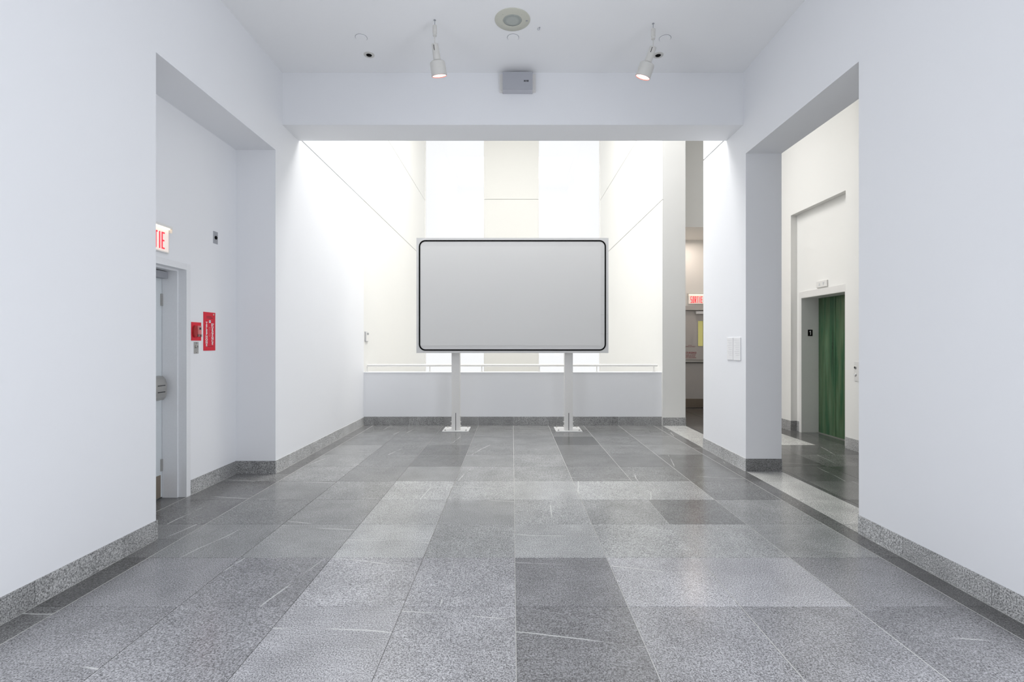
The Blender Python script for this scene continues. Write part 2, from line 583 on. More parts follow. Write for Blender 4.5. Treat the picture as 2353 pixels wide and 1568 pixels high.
WL = -3.6
wl = [
    (WL, L, YR, -0.8, 0, ZC + 0.3), (WL, L, 2.2, 3.608, 0, ZC + 0.3),
    (WL, L, -0.8, 2.2, 0, 0.1), (WL, L, -0.8, 2.2, 2.6, ZC + 0.3),
    (WL, L, 3.608, 5.43, ZS, ZC + 0.3),
    (WL, AL, 4.60, 5.43, 0, ZS),
    (WL, AL, 3.608, 3.70, 0, ZS),
    (WL, AL, 3.70, 4.60, 2.12, ZS),
    (WL, -3.30, 3.70, 4.60, 0, 2.12),
    (WL, L, 5.43, 6.03, 0, HA),
]
o, g = jointed(WL, L, 6.03, YB, 0, HA, 'R')
wl += o
wall_left = struct(boxes('wall_left', wl, M['paint']))
boxes('joint', g, M['shadow_gap'], wall_left)
o, g = jointed(WL, L, YB, YE + 0.2, -3.0, HA, 'R')
wal = struct(boxes('wall_atrium_left', o, M['atrium']))
boxes('joint', g, M['shadow_gap'], wal)

wr = [
    (R, RO, YR, -0.8, 0, HA), (R, RO, 2.2, 3.726, 0, HA),
    (R, RO, -0.8, 2.2, 0, 0.1), (R, RO, -0.8, 2.2, 2.6, HA),
    (R, RO, 3.726, 5.53, ZS, HA),
    (R, RO, 5.53, 6.03, 0, HA),
]
o, g = jointed(R, RO, 6.03, 6.76, 0, HA, 'L')
wall_right = struct(boxes('wall_right', wr + o, M['paint']))
boxes('joint', g, M['shadow_gap'], wall_right)
o, g = jointed(R, RO, 8.60, YE + 0.2, -3.0, HA, 'L')
o += [(R + 0.013, RO, 8.60, 8.70, j, j + JH) for j in (J1, J2)]
g = [(a, b, 8.71, d, e, f) for a, b, c, d, e, f in g] + [(R + 0.012, R + 0.013, 8.60, 8.71, j, j + JH) for j in (J1, J2)]
war = struct(boxes('wall_atrium_right', o, M['atrium']))
boxes('joint', g, M['shadow_gap'], war)

# end wall pier, sill and head
o, g = jointed(-0.83, 0.765, YE, YE + 0.2, -3.0, HA, 'F')
wend = struct(boxes('wall_atrium_end', o + [(L, -0.83, YE, YE + 0.2, -3.0, -2.6), (0.765, R, YE, YE + 0.2, -3.0, -2.6),
                                           (L, -0.83, YE, YE + 0.2, 8.4, HA), (0.765, R, YE, YE + 0.2, 8.4, HA)], M['bright']))
boxes('joint', g, M['shadow_gap'], wend)

# parapet, back wall above the lower hall
struct(boxes('wall_back', [(L, R, YB, YB + 0.20, -3.0, 0.915), (L, R, YB - 0.006, YB + 0.206, 0.915, 0.930)], M['paint']))
struct(boxes('ceiling', [(L, R, YR, 5.59, ZC, ZC + 0.3)], M['ceil']))
struct(boxes('ceiling_beam', [(L, R, 5.59, 6.03, 3.907, HA)], M['paint']))
struct(boxes('wall_rear', [(WL, -2.55, YR - 0.2, YR, 0, ZC), (2.55, RO, YR - 0.2, YR, 0, ZC), (-2.55, 2.55, YR - 0.2, YR, 2.45, ZC + 0.3),
                           (-2.55, 2.55, YR - 0.2, YR, 0, 0.05)], M['paint']))

# windows at the end of the atrium (clear panes in slim white frames) and the entrance glazing behind the camera
def window(name, x0, x1, y, z0, z1, cols, rows_, mat_f):
    w = sempty(name)
    fr = 0.02
    boxes('window_frame', [(x0, x0 + fr, y, y + 0.08, z0, z1), (x1 - fr, x1, y, y + 0.08, z0, z1),
                           (x0 + fr, x1 - fr, y, y + 0.08, z0, z0 + fr), (x0 + fr, x1 - fr, y, y + 0.08, z1 - fr, z1)], mat_f, w)
    for i in range(cols):
        for j in range(rows_):
            a = x0 + fr + (x1 - x0 - 2 * fr) * i / cols
            b = x0 + fr + (x1 - x0 - 2 * fr) * (i + 1) / cols
            c = z0 + fr + (z1 - z0 - 2 * fr) * j / rows_
            d = z0 + fr + (z1 - z0 - 2 * fr) * (j + 1) / rows_
            boxes('pane', [(a, b, y + 0.03, y + 0.036, c, d)], M['glass'], w)
    return w


window('window_1', L, -0.83, YE + 0.1, -2.6, 8.4, 1, 3, M['white_metal'])
window('window_2', 0.765, R, YE + 0.1, -2.6, 8.4, 1, 3, M['white_metal'])
window('window_3', -2.55, 2.55, YR - 0.15, 0.05, 2.45, 4, 1, M['white_metal'])
def added_side_window(name, x):  # unseen side opening, added to let fill light onto ceiling and walls
    w = sempty(name)
    y0, y1, z0, z1, f = -0.8, 2.2, 0.1, 2.6, 0.05
    boxes('window_frame', [(x, x + 0.06, y0, y0 + f, z0, z1), (x, x + 0.06, y1 - f, y1, z0, z1),
                           (x, x + 0.06, y0 + f, y1 - f, z0, z0 + f), (x, x + 0.06, y0 + f, y1 - f, z1 - f, z1),
                           (x, x + 0.06, 0.68, 0.72, z0 + f, z1 - f)], M['white_metal'], w)
    for a, b in ((y0 + f, 0.68), (0.72, y1 - f)):
        boxes('pane', [(x + 0.027, x + 0.033, a, b, z0 + f, z1 - f)], M['glass'], w)


added_side_window('added_window_4', -2.74)
added_side_window('added_window_5', 2.72)
sk = struct(boxes('window_skylight', [(L, R, 6.03, 6.9, HA, HA + 0.15), (L, R, 10.0, YE + 0.2, HA, HA + 0.15),
                                      (L - 0.2, L + 0.1, 6.9, 10.0, HA, HA + 0.15), (R - 0.1, R + 0.2, 6.9, 10.0, HA, HA + 0.15)], M['white_metal']))
boxes('pane', [(L + 0.1, R - 0.1, 6.9, 10.0, HA + 0.08, HA + 0.09)], M['glass'], sk)

# lift corridor
XE, XD = 4.56, 4.66
wlift = struct(boxes('wall_lift', [
    (XE, 5.3, YR, 6.76, 0, 6.0), (XE, 5.3, 8.09, 11.2, 0, 6.0), (XE, 5.3, 6.76, 8.09, 3.53, 6.0),
    (XD, 5.3, 6.76, 6.90, 0, 3.53), (XD, 5.3, 7.95, 8.09, 0, 3.53), (XD, 5.3, 6.90, 7.95, 2.165, 3.53),
    (4.97, 5.3, 6.90, 7.95, 0, 2.165)], M['cream']))
struct(boxes('wall_corridor_end', [
    (RO, 3.45, 10.93, 11.2, 0, 6.0), (4.42, XE, 10.93, 11.2, 0, 6.0), (3.45, 4.42, 10.93, 11.2, 2.17, 6.0),
    (3.45, 4.42, 11.02, 11.2, 0, 2.17)], M['cream']))
struct(boxes('ceiling_corridor', [(RO, 5.3, YR, 11.2, 6.0, 6.2)], M['cream']))
struct(boxes('ceiling_vestibule', [(RO, XE, 9.70, 10.93, 3.72, 6.0)], M['cream']))
struct(boxes('wall_corridor_rear', [(RO, 5.3, YR - 0.2, YR, 0, 6.2)], M['cream']))

# ------------------------------------------------------------------ granite skirting: one slab per object
bb_parent = {}


def skirt(side, axis, pos, out, a0, a1, h, light=1.0, joints=None):
    """axis 'Y': runs along Y at X=pos; axis 'X': runs along X at Y=pos; out=+1/-1 side it stands proud of"""
    if side not in bb_parent:
        bb_parent[side] = sempty('baseboard_' + side)
    p = bb_parent[side]
    o0 = Y0 if axis == 'Y' else X0
    k0 = math.floor((a0 - o0) / T)
    cuts = [a0] + [o0 + T * k for k in range(k0, k0 + 40) if a0 + 0.03 < o0 + T * k < a1 - 0.03] + [a1]
    t = 0.007
    for a, b in zip(cuts, cuts[1:]):
        q0, q1 = (pos, pos + out * t) if out > 0 else (pos + out * t, pos)
        e = 0.0014
        if axis == 'Y':
            bx = (q0, q1, a + e, b - e, 0.0, h)
        else:
            bx = (a + e, b - e, q0, q1, 0.0, h)
        bm = bmesh.new()
        bm_box(bm, *bx)
        o = mk('slab', bm, M['slab'], p)
        v = light * random.uniform(0.9, 1.1)
        o.color = (v * 0.36, v * 0.36, v * 0.358, 1)


skirt('left', 'Y', L, 1, YR + 0.2, 3.62, 0.138, 0.95)
skirt('left', 'Y', L, 1, 5.423, YB, 0.142, 1.35)
skirt('alcove', 'Y', AL, 1, 4.66, 5.43, 0.140, 1.0)
skirt('alcove', 'X', 5.43, -1, AL, L, 0.140, 0.72)
skirt('alcove', 'X', 3.608, 1, AL, L, 0.138, 0.8)
skirt('back', 'X', YB, -1, L + 0.007, R - 0.0, 0.150, 0.85)
skirt('back', 'X', 8.60, -1, R, RO, 0.142, 0.85)
skirt('right', 'Y', R, -1, YR + 0.2, 3.726, 0.138, 1.1)
skirt('right', 'Y', R, -1, 5.523, 6.767, 0.142, 1.25)
skirt('right', 'X', 5.53, -1, R, RO, 0.140, 0.62)
skirt('right', 'X', 3.726, 1, R, RO, 0.138, 0.8)
skirt('right', 'X', 6.76, 1, R, RO, 0.138, 0.8)
skirt('corridor', 'Y', RO, 1, 5.53, 6.76, 0.142, 1.0)
skirt('corridor', 'Y', RO, 1, 8.593, 10.93, 0.142, 1.0)
skirt('corridor', 'Y', XE, -1, 8.083, 10.93, 0.165, 1.05)
skirt('corridor', 'X', 8.09, -1, XE, XD, 0.165, 0.7)
skirt('corridor', 'Y', XD, -1, 8.0, 8.083, 0.165, 1.0)
skirt('corridor', 'Y', XE, -1, YR + 0.2, 6.76, 0.155, 1.15)

# ------------------------------------------------------------------ left service door
d1 = sempty('door_1')
boxes('door_frame', [
    (-3.26, AL + 0.008, 4.596, 4.655, 0, 2.175), (-3.26, AL + 0.008, 3.645, 3.704, 0, 2.175),
    (-3.26, AL + 0.008, 3.704, 4.596, 2.116, 2.175)], M['frame_paint'], d1, bevel=0.002)
boxes('door_stop', [(-3.25, -3.108, 4.580, 4.600, 0, 2.118), (-3.25, -3.108, 3.700, 3.725, 0, 2.118),
                    (-3.25, -3.108, 3.725, 4.580, 2.100, 2.118)], M['frame_paint'], d1, bevel=0.002)
boxes('door_leaf', [(-3.295, -3.252, 3.708, 4.590, 0.008, 2.10)], M['door_paint'], d1, bevel=0.002)
boxes('hinge', [(-3.254, -3.240, 4.560, 4.578, z, z + 0.11) for z in (0.25, 1.02, 1.78)], M['steel'], d1)
boxes('kick_plate', [(-3.252, -3.247, 3.76, 4.56, 0.012, 0.215)], M['kick'], d1)
boxes('door_closer', [(-3.252, -3.185, 4.30, 4.565, 2.030, 2.092)], M['grey_metal'], d1, bevel=0.003)
# crash bar: curved end cap and horizontal touch bar
bm = bmesh.new()
pts = []
for k in range(9):
    a = -PI / 2 + PI * k / 8
    pts.append((-3.252 + 0.075 * math.cos(a) ** 0.6 if math.cos(a) > 1e-6 else -3.252, 1.02 + 0.115 * math.sin(a)))
lo = [bm.verts.new((x, 4.40, z)) for x, z in pts]
hi = [bm.verts.new((x, 4.545, z)) for x, z in pts]
bm.faces.new(lo); bm.faces.new(hi)
for k in range(len(pts)):
    bm.faces.new((lo[k], lo[(k + 1) % len(pts)], hi[(k + 1) % len(pts)], hi[k]))
hd = mk('push_bar', bm, M['steel'], d1)
boxes('touch_bar', [(-3.252, -3.205, 3.80, 4.42, 0.985, 1.055)], M['steel'], hd, bevel=0.006)
boxes('slot', [(-3.1775, -3.1755, 4.43, 4.52, 1.045, 1.052), (-3.1775, -3.1755, 4.43, 4.52, 0.985, 0.992)], M['dark'], hd)

# ------------------------------------------------------------------ corridor exit door
d2 = sempty('door_2')
boxes('door_frame', [(3.40, 3.45, 10.915, 11.0, 0, 2.265), (4.42, 4.47, 10.915, 11.0, 0, 2.265), (3.45, 4.42, 10.915, 11.0, 2.17, 2.265)],
      M['paint_exit'], d2, bevel=0.003)
boxes('door_leaf', [(3.455, 4.118, 10.97, 11.01, 0.008, 2.165), (4.238, 4.415, 10.97, 11.01, 0.008, 2.165),
                    (4.118, 4.238, 10.97, 11.01, 0.008, 1.375), (4.118, 4.238, 10.97, 11.01, 1.935, 2.165)], M['paint_exit'], d2)
boxes('vision_pane', [(4.118, 4.238, 10.985, 10.992, 1.375, 1.935)], M['yellow_glass'], d2)
boxes('pane_bead', [(4.112, 4.120, 10.964, 10.985, 1.370, 1.940), (4.234, 4.242, 10.964, 10.985, 1.370, 1.940),
                    (4.120, 4.234, 10.964, 10.985, 1.368, 1.376), (4.120, 4.234, 10.964, 10.985, 1.934, 1.942)], M['steel'], d2)
boxes('kick_plate', [(3.48, 4.40, 10.965, 10.970, 0.012, 0.205)], M['kick'], d2)
boxes('door_closer', [(4.055, 4.38, 10.90, 10.97, 2.085, 2.145)], M['frame_paint'], d2, bevel=0.004)
pb = boxes('push_bar', [(3.52, 4.38, 10.905, 10.95, 1.015, 1.062)], M['steel'], d2, bevel=0.006)
boxes('bar_channel', [(3.50, 4.40, 10.95, 10.97, 1.000, 1.068)], M['dark'], pb)
put_text('warning_lettering', "EN CAS D'URGENCE", 0.052, M['red_print'], d2, (3.90, 10.969, 1.225), '-Y', sx=0.78, bold=0.0012)
put_text('warning_lettering', "APPUYER SUR LA BARRE\nLE DEVERROUILLAGE\nSE FAIT EN 15 SECONDES", 0.038, M['red_print'], d2,
         (3.90, 10.969, 1.148), '-Y', sx=0.85, line=0.82)
put_text('warning_lettering', "ACCES\nINTERDIT AU PUBLIC", 0.028, M['red_print'], d2, (3.94, 10.969, 1.375), '-Y', sx=0.9)

# ------------------------------------------------------------------ lift door
d3 = sempty('door_3')
boxes('lift_frame', [
    (XD - 0.014, XD + 0.02, 7.950, 8.005, 0, 2.262), (XD - 0.014, XD + 0.02, 6.845, 6.900, 0, 2.262),
    (XD - 0.014, XD + 0.02, 6.900, 7.950, 2.165, 2.262),
    (XD - 0.012, 4.925, 7.944, 7.952, 0, 2.165), (XD - 0.012, 4.925, 6.898, 6.906, 0, 2.165), (XD - 0.012, 4.925, 6.906, 7.944, 2.158, 2.167)],
    M['white_metal'], d3)
boxes('door_panel', [(4.925, 4.945, 7.53, 7.944, 0.010, 2.158)], M['patina'], d3)
boxes('door_panel', [(4.929, 4.949, 6.906, 7.55, 0.010, 2.158)], M['patina'], d3)
boxes('sill', [(4.90, 4.97, 6.906, 7.944, 0.0, 0.008)], M['steel'], d3)

# lift fittings
s = thing('floor_number_sign', 'small black square sign with a white numeral 1 on the lift door jamb', 'sign', (4.787, 7.944, 1.603))
boxes('plate', [(-0.037, 0.037, -0.005, 0, -0.051, 0.051)], M['black'], s, bevel=0.001)
bm = bmesh.new()
q = [(0.000, -0.034), (0.010, -0.034), (0.010, 0.034), (0.002, 0.034), (-0.014, 0.022), (-0.014, 0.012), (0.000, 0.020)]
fa = [bm.verts.new((a, -0.0058, c)) for a, c in q]
fb = [bm.verts.new((a, -0.0048, c)) for a, c in q]
bm.faces.new(fa); bm.faces.new(fb)
for k in range(7):
    bm.faces.new((fa[k], fa[(k + 1) % 7], fb[(k + 1) % 7], fb[k]))
mk('numeral', bm, M['white_print'], s)
s = thing('lift_direction_lantern', 'pale plate with up and down arrows above the green lift door', 'indicator', (XD, 7.42, 2.327))
boxes('plate', [(-0.020, 0, -0.13, 0.13, -0.047, 0.047)], M['white_metal'], s, bevel=0.002)
for nm, yc, sg in (('arrow', 0.045, 1), ('arrow', -0.045, -1)):
    bm = bmesh.new()
    tri = [(-0.022, -0.022 * sg), (0.022, -0.022 * sg), (0, 0.026 * sg)]
    f = [bm.verts.new((-0.0225, yc + a, b)) for a, b in tri]
    b_ = [bm.verts.new((-0.0195, yc + a, b)) for a, b in tri]
    bm.faces.new(f); bm.faces.new(b_)
    for k in range(3):
        bm.faces.new((f[k], f[(k + 1) % 3], b_[(k + 1) % 3], b_[k]))
    mk(nm, bm, M['paper_print'], s)
s = thing('lift_call_panel', 'narrow call plate with two buttons on wall right of lift', 'button panel', (XE, 6.52, 1.06))
boxes('plate', [(-0.006, 0, -0.065, 0.065, -0.128, 0.128)], M['white_metal'], s, bevel=0.001)
for z, mt in ((0.052, 'dark'), (-0.042, 'steel')):
    bm = bmesh.new()
    bm_rev(bm, [(0.021, 0), (0.021, -0.008), (0.018, -0.011)], (-0.004, 0.038, z), 'X', 20)
    bt = mk('button', bm, M['steel'], s)
    bm = bmesh.new()
    bm_rev(bm, [(0.014, 0), (0.014, -0.002)], (-0.0145, 0.038, z), 'X', 16)
    mk('button_face', bm, M[mt] if mt == 'dark' else M['paper'], bt)


# ------------------------------------------------------------------ lit exit signs (SORTIE)
def letter_boxes(ch, x, w, h, t):
    """condensed block letter as bars (x0,x1,z0,z1)"""
    m = h / 2
    q = {
        'S': [(0, w, h - t, h), (0, t, m, h - t), (0, w, m - t / 2, m + t / 2), (w - t, w, t, m), (0, w, 0, t)],
        'O': [(0, t, 0, h), (w - t, w, 0, h), (t, w - t, 0, t), (t, w - t, h - t, h)],
        'R': [(0, t, 0, h), (t, w - t * 0.4, h - t, h), (w - t, w, m + t * 0.4, h - t * 0.6), (t, w - t * 0.4, m - t / 2, m + t / 2)],
        'T': [(0, w, h - t, h), (w / 2 - t / 2, w / 2 + t / 2, 0, h - t)],
        'I': [(w / 2 - t / 2, w / 2 + t / 2, 0, h)],
        'E': [(0, t, 0, h), (t, w, h - t, h), (t, w * 0.88, m - t / 2, m + t / 2), (t, w, 0, t)],
    }[ch]
    return [(x + a, x + b, c, d) for a, b, c, d in q]


def exit_sign(label, loc, rz):
    s = thing('exit_sign', label, 'exit sign', loc)
    s.rotation_euler = (0, 0, rz)
    boxes('housing', [(-0.19, 0.19, -0.022, 0, -0.105, 0.105)], M['white_metal'], s, bevel=0.004)
    boxes('face', [(-0.178, 0.178, -0.0235, -0.0222, -0.094, 0.094)], M['exit_face'], s)
    lst, x, w, h, t = [], -0.139, 0.037, 0.145, 0.0125
    for ch in 'SORTIE':
        lst += [(a, b, -0.0255, -0.0236, c - h / 2 - 0.004, d - h / 2 - 0.004) for a, b, c, d in letter_boxes(ch, x, w, h, t)]
        x += 0.048
        if ch == 'T':
            x -= 0.004
        if ch == 'I':
            x -= 0.006
    bm = bmesh.new()
    for b_ in lst:
        bm_box(bm, *b_)
    xr, zo = -0.139 + 2 * 0.048, -h / 2 - 0.004          # slanted leg of the R
    q = [(xr + t * 0.9, h / 2 - t / 2), (xr + t * 1.9, h / 2 - t / 2), (xr + w, 0), (xr + w - t, 0)]
    fa = [bm.verts.new((a, -0.0255, c + zo)) for a, c in q]
    fb = [bm.verts.new((a, -0.0236, c + zo)) for a, c in q]
    bm.faces.new(fa); bm.faces.new(fb)
    for k in range(4):
        bm.faces.new((fa[k], fa[(k + 1) % 4], fb[(k + 1) % 4], fb[k]))
    mk('lettering', bm, M['exit_red'], s)
    boxes('hood', [(-0.20, 0.20, -0.045, 0, 0.112, 0.135), (-0.20, -0.193, -0.045, 0, 0.075, 0.112), (0.193, 0.20, -0.045, 0, 0.075, 0.112)],
          M['white_metal'], s, bevel=0.002)
    boxes('lamp_strip', [(-0.175, 0.175, -0.040, -0.024, 0.100, 0.112)], M['exit_lamp'], s)
    return s


exit_sign('lit red and white SORTIE sign over the far corridor door', (4.07, 10.93, 2.405), 0)
exit_sign('lit red and white SORTIE sign above the left door, half hidden by wall', (AL, 4.155, 2.325), PI / 2)

# ------------------------------------------------------------------ alcove fittings (on the wall X = AL, facing +X)
s = thing('emergency_telephone', 'red emergency telephone with handset recessed in a red plate', 'telephone', (AL, 4.744, 1.547))
boxes('plate', [(0, 0.006, -0.072, 0.072, -0.088, 0.088)], M['red'], s, bevel=0.001)
bm = bmesh.new()
prof = []
for k in range(24):
    a = 2 * PI * k / 24
    prof.append((-0.034 + 0.030 * math.cos(a), 0.058 * math.copysign(abs(math.sin(a)) ** 0.7, math.sin(a))))
f0 = [bm.verts.new((0.006, y, z)) for y, z in prof]
f1 = [bm.verts.new((0.022, -0.034 + (y + 0.034) * 0.86, z * 0.94)) for y, z in prof]
for k in range(24):
    bm.faces.new((f0[k], f0[(k + 1) % 24], f1[(k + 1) % 24], f1[k]))
bm.faces.new(f1)
mk('handset', bm, M['dark_red'], s, smooth=True)
cr = boxes('cradle', [(0.006, 0.020, 0.004, 0.058, -0.030, 0.056)], M['pink'], s, bevel=0.006)
boxes('dial_window', [(0.020, 0.0215, 0.022, 0.048, 0.018, 0.038)], M['dark'], cr)
for y in (0.004, 0.012, 0.044, 0.052):
    boxes('hook', [(0.006, 0.024, y, y + 0.005, -0.052, -0.028)], M['steel'], s)
s = thing('key_switch', 'small steel key switch plate just below the red telephone', 'switch', (AL, 4.744, 1.390))
boxes('plate', [(0, 0.005, -0.033, 0.033, -0.056, 0.056)], M['steel'], s, bevel=0.001)
bm = bmesh.new(); bm_rev(bm, [(0.017, 0), (0.017, 0.010), (0.013, 0.013)], (0.004, 0.0, 0.014), 'X', 20)
kc = mk('key_barrel', bm, M['steel'], s, smooth=True)
boxes('keyhole', [(0.0168, 0.0178, -0.003, 0.003, 0.003, 0.022)], M['dark'], kc)
for z in (-0.046, 0.046):
    boxes('screw', [(0.005, 0.007, -0.003, 0.003, z - 0.003, z + 0.003)], M['dark'], s)

s = thing('emergency_telephone_sign', 'tall red sign with stacked white letters TELEPHONE D URGENCE', 'sign', (AL, 4.952, 1.552))
boxes('plate', [(0, 0.004, -0.096, 0.096, -0.192, 0.192)], M['red'], s, bevel=0.001)
for word, y in (('TELEPHONE', -0.050), ("D'URGENCE", 0.046)):
    put_text('lettering', '\n'.join(word).replace("D\n'", "D'"), 0.034, M['white_print'], s, (0.0048, y, -0.028), '+X', sx=1.25, bold=0.0014, line=0.80)
sy = boxes('symbol', [(0.004, 0.0050, -0.010, 0.018, 0.086, 0.112)], M['white_print'], s)
boxes('symbol_dot', [(0.0050, 0.0054, -0.002, 0.010, 0.094, 0.106)], M['blue_print'], sy)
boxes('pictogram', [(0.004, 0.0048, -0.012, 0.014, 0.038, 0.043), (0.004, 0.0048, -0.012, -0.007, -0.045, 0.038),
                    (0.004, 0.0048, -0.012, 0.012, -0.050, -0.045), (0.004, 0.0048, 0.007, 0.012, -0.045, -0.015),
                    (0.004, 0.0048, 0.007, 0.012, 0.010, 0.038)], M['pink'], s)
for y1, z0, z1 in ((0.050, 0.132, 0.137), (0.030, 0.146, 0.150), (0.050, -0.152, -0.149)):
    boxes('caption_bar', [(0.004, 0.0046, -0.050, y1, z0, z1)], M['dark'], s)
bm = bmesh.new(); bm_rev(bm, [(0.009, 0), (0.009, 0.001)], (0.004, 0.066, 0.172), 'X', 12)
mk('emblem', bm, M['ivory'], s)

s = thing('round_sensor_plate', 'small grey plate with round black button high on alcove wall', 'wall plate', (AL, 5.053, 2.514))
boxes('plate', [(0, 0.005, -0.036, 0.036, -0.062, 0.062)], M['grey_metal'], s, bevel=0.001)
bm = bmesh.new(); bm_rev(bm, [(0.018, 0), (0.018, 0.008), (0.012, 0.012)], (0.004, 0, 0), 'X', 20)
mk('button', bm, M['black'], s, smooth=True)

# thermostat on the left atrium wall by the parapet
s = thing('thermostat', 'slim grey thermostat box on left wall above the handrail end', 'thermostat', (L, 8.79, 1.555))
boxes('case', [(0, 0.030, -0.075, 0.085, -0.082, 0.082)], M['white_metal'], s, bevel=0.003)
boxes('back_plate', [(0, 0.008, -0.085, 0.095, -0.088, 0.088)], M['grey_metal'], s)
boxes('display', [(0.030, 0.0315, -0.05, 0.06, 0.030, 0.068)], M['grey_print'], s)

# two notices on the right-hand pillar
for nm, y0, y1, lab in (('wall_notice', 5.838, 6.000, 'white printed notice on right pillar, farther of the pair'),
                        ('wall_notice', 5.645, 5.822, 'white printed notice on right pillar, nearer of the pair')):
    yc = (y0 + y1) / 2
    s = thing(nm, lab, 'notice', (R, yc, 1.368), group='white notices on the right pillar')
    w = (y1 - y0) / 2
    boxes('panel', [(-0.010, 0, -w, w, -0.132, 0.132)], M['paper'], s, bevel=0.0015)
    boxes('print_lines', [(-0.0106, -0.010, -w * 0.75, w * (0.75 - 0.25 * (k % 3)), 0.10 - 0.022 * k, 0.104 - 0.022 * k) for k in range(9)],
          M['paper_print'], s)

# ------------------------------------------------------------------ display board on two posts
bd = thing('display_board', 'large blank grey display board with black rounded outline on two posts', 'display board', (0, 8.0, 0))
BX, BZ0, BZ1, BYF = 1.5445, 1.278, 3.132, -0.06
n = 6
ch = (BZ1 - BZ0) / n
for k in range(n):
    boxes('panel', [(-BX, BX, BYF, BYF + 0.10, BZ0 + ch * k + 0.0005, BZ0 + ch * (k + 1) - 0.0005)], M['alu'], bd, bevel=0.0012)
boxes('back_frame', [(-BX + 0.02, BX - 0.02, BYF + 0.02, BYF + 0.11, BZ0 + 0.01, BZ1 - 0.01)], M['white_metal'], bd)


def rrect(hw, hh, r, seg=8):
    pts = []
    for cx, cz, a0 in ((hw - r, hh - r, 0), (-hw + r, hh - r, PI / 2), (-hw + r, -hh + r, PI), (hw - r, -hh + r, 1.5 * PI)):
        for k in range(seg + 1):
            a = a0 + PI / 2 * k / seg
            pts.append((cx + r * math.cos(a), cz + r * math.sin(a)))
    return pts


zc = (BZ0 + BZ1) / 2
hw, hh = BX - 0.040, (BZ1 - BZ0) / 2 - 0.037
outer, inner = rrect(hw, hh, 0.105), rrect(hw - 0.023, hh - 0.023, 0.082)
bm = bmesh.new()
ys = (BYF - 0.0005, BYF - 0.004)
vo = [[bm.verts.new((x, y, zc + z)) for x, z in outer] for y in ys]
vi = [[bm.verts.new((x, y, zc + z)) for x, z in inner] for y in ys]
m_ = len(outer)
for k in range(m_):
    j = (k + 1) % m_
    bm.faces.new((vo[1][k], vo[1][j], vi[1][j], vi[1][k]))
    bm.faces.new((vo[0][k], vo[0][j], vo[1][j], vo[1][k]))
    bm.faces.new((vi[0][k], vi[0][j], vi[1][j], vi[1][k]))
mk('outline', bm, M['black'], bd)
boxes('sheet', [(-1.478, 1.420, BYF - 0.003, BYF - 0.0004, zc - 0.808, zc + 0.790)], M['sheet'], bd)

for px in (-0.925, 0.925):
    sx = -1 if px < 0 else 1
    x = px if px < 0 else 0.918
    post = boxes('post', [(x - 0.067, x - 0.005, 0.045, 0.175, 0.012, 0.30), (x + 0.005, x + 0.067, 0.045, 0.175, 0.012, 0.30),
                          (x - 0.067, x + 0.067, 0.045, 0.175, 0.30, 1.30)], M['white_metal'], bd, bevel=0.002)
    boxes('web', [(x - 0.005, x + 0.005, 0.052, 0.170, 0.012, 0.30)], M['dark'], post)
    boxes('base_plate', [(x - 0.215, x + 0.215, -0.02, 0.415, 0.0005, 0.014)], M['alu'], post, bevel=0.002)
    for bxx in (-0.17, 0.17):
        for byy in (0.03, 0.36):
            bm = bmesh.new()
            bm_rev(bm, [(0.014, 0), (0.014, 0.010), (0.007, 0.012), (0.007, 0.022)], (x + bxx, byy, 0.013), 'Z', 6)
            mk('anchor_bolt', bm, M['steel'], post)
    for zz in (0.09, 0.15, 0.245):
        for sd in (-1, 1):
            bm = bmesh.new()
            bm_rev(bm, [(0.011, 0), (0.011, 0.010 * sd), (0.006, 0.012 * sd), (0.006, 0.022 * sd)], (x + sd * 0.067, 0.085, zz), 'X', 6)
            mk('side_bolt', bm, M['white_metal'], post)

# ------------------------------------------------------------------ handrail on the parapet
s = thing('handrail', 'white tubular handrail on short posts along the parapet top', 'handrail', (0, 8.75, 0.93))
zr = 1.045 - 0.93
bm = bmesh.new()
bm_rev(bm, [(0.012, -2.575), (0.023, -2.570), (0.023, 2.565), (0.012, 2.570)], (0, 0, zr), 'X', 16)
mk('rail', bm, M['white_metal'], s, smooth=True)
for px in (843.6, 987.8, 1107, 1239.4, 1371.3, 1502.3):
    x = (px - VX) * 8.75 / F_PX
    bm = bmesh.new()
    bm_rev(bm, [(0.028, 0), (0.028, 0.006), (0.010, 0.008), (0.010, zr - 0.018)], (x, 0, 0), 'Z', 14)
    mk('post', bm, M['white_metal'], s, smooth=True)

# ------------------------------------------------------------------ ceiling fittings
s = thing('round_ceiling_speaker', 'large round ivory loudspeaker flush in ceiling', 'speaker', (0.0, 4.674, ZC))
bm = bmesh.new()
bm_rev(bm, [(0.168, 0), (0.168, -0.004), (0.160, -0.010), (0.092, -0.012), (0.088, -0.008), (0.088, 0)], seg=48)
mk('flange', bm, M['ivory'], s, smooth=True)
bm = bmesh.new()
bm_rev(bm, [(0.089, -0.006), (0.080, -0.013), (0.045, -0.016), (0.002, -0.017)], seg=40)
mk('grille', bm, M['ivory_grille'], s, smooth=True)
boxes('emblem', [(0.125, 0.145, -0.006, 0.006, -0.0135, -0.010)], M['grey_metal'], s)
for a in (0.9, 2.5, 3.9, 5.5):
    bm = bmesh.new()
    bm_rev(bm, [(0.005, -0.010), (0.004, -0.013)], (0.125 * math.cos(a), 0.125 * math.sin(a), 0), seg=10)
    mk('screw', bm, M['ivory'], s)

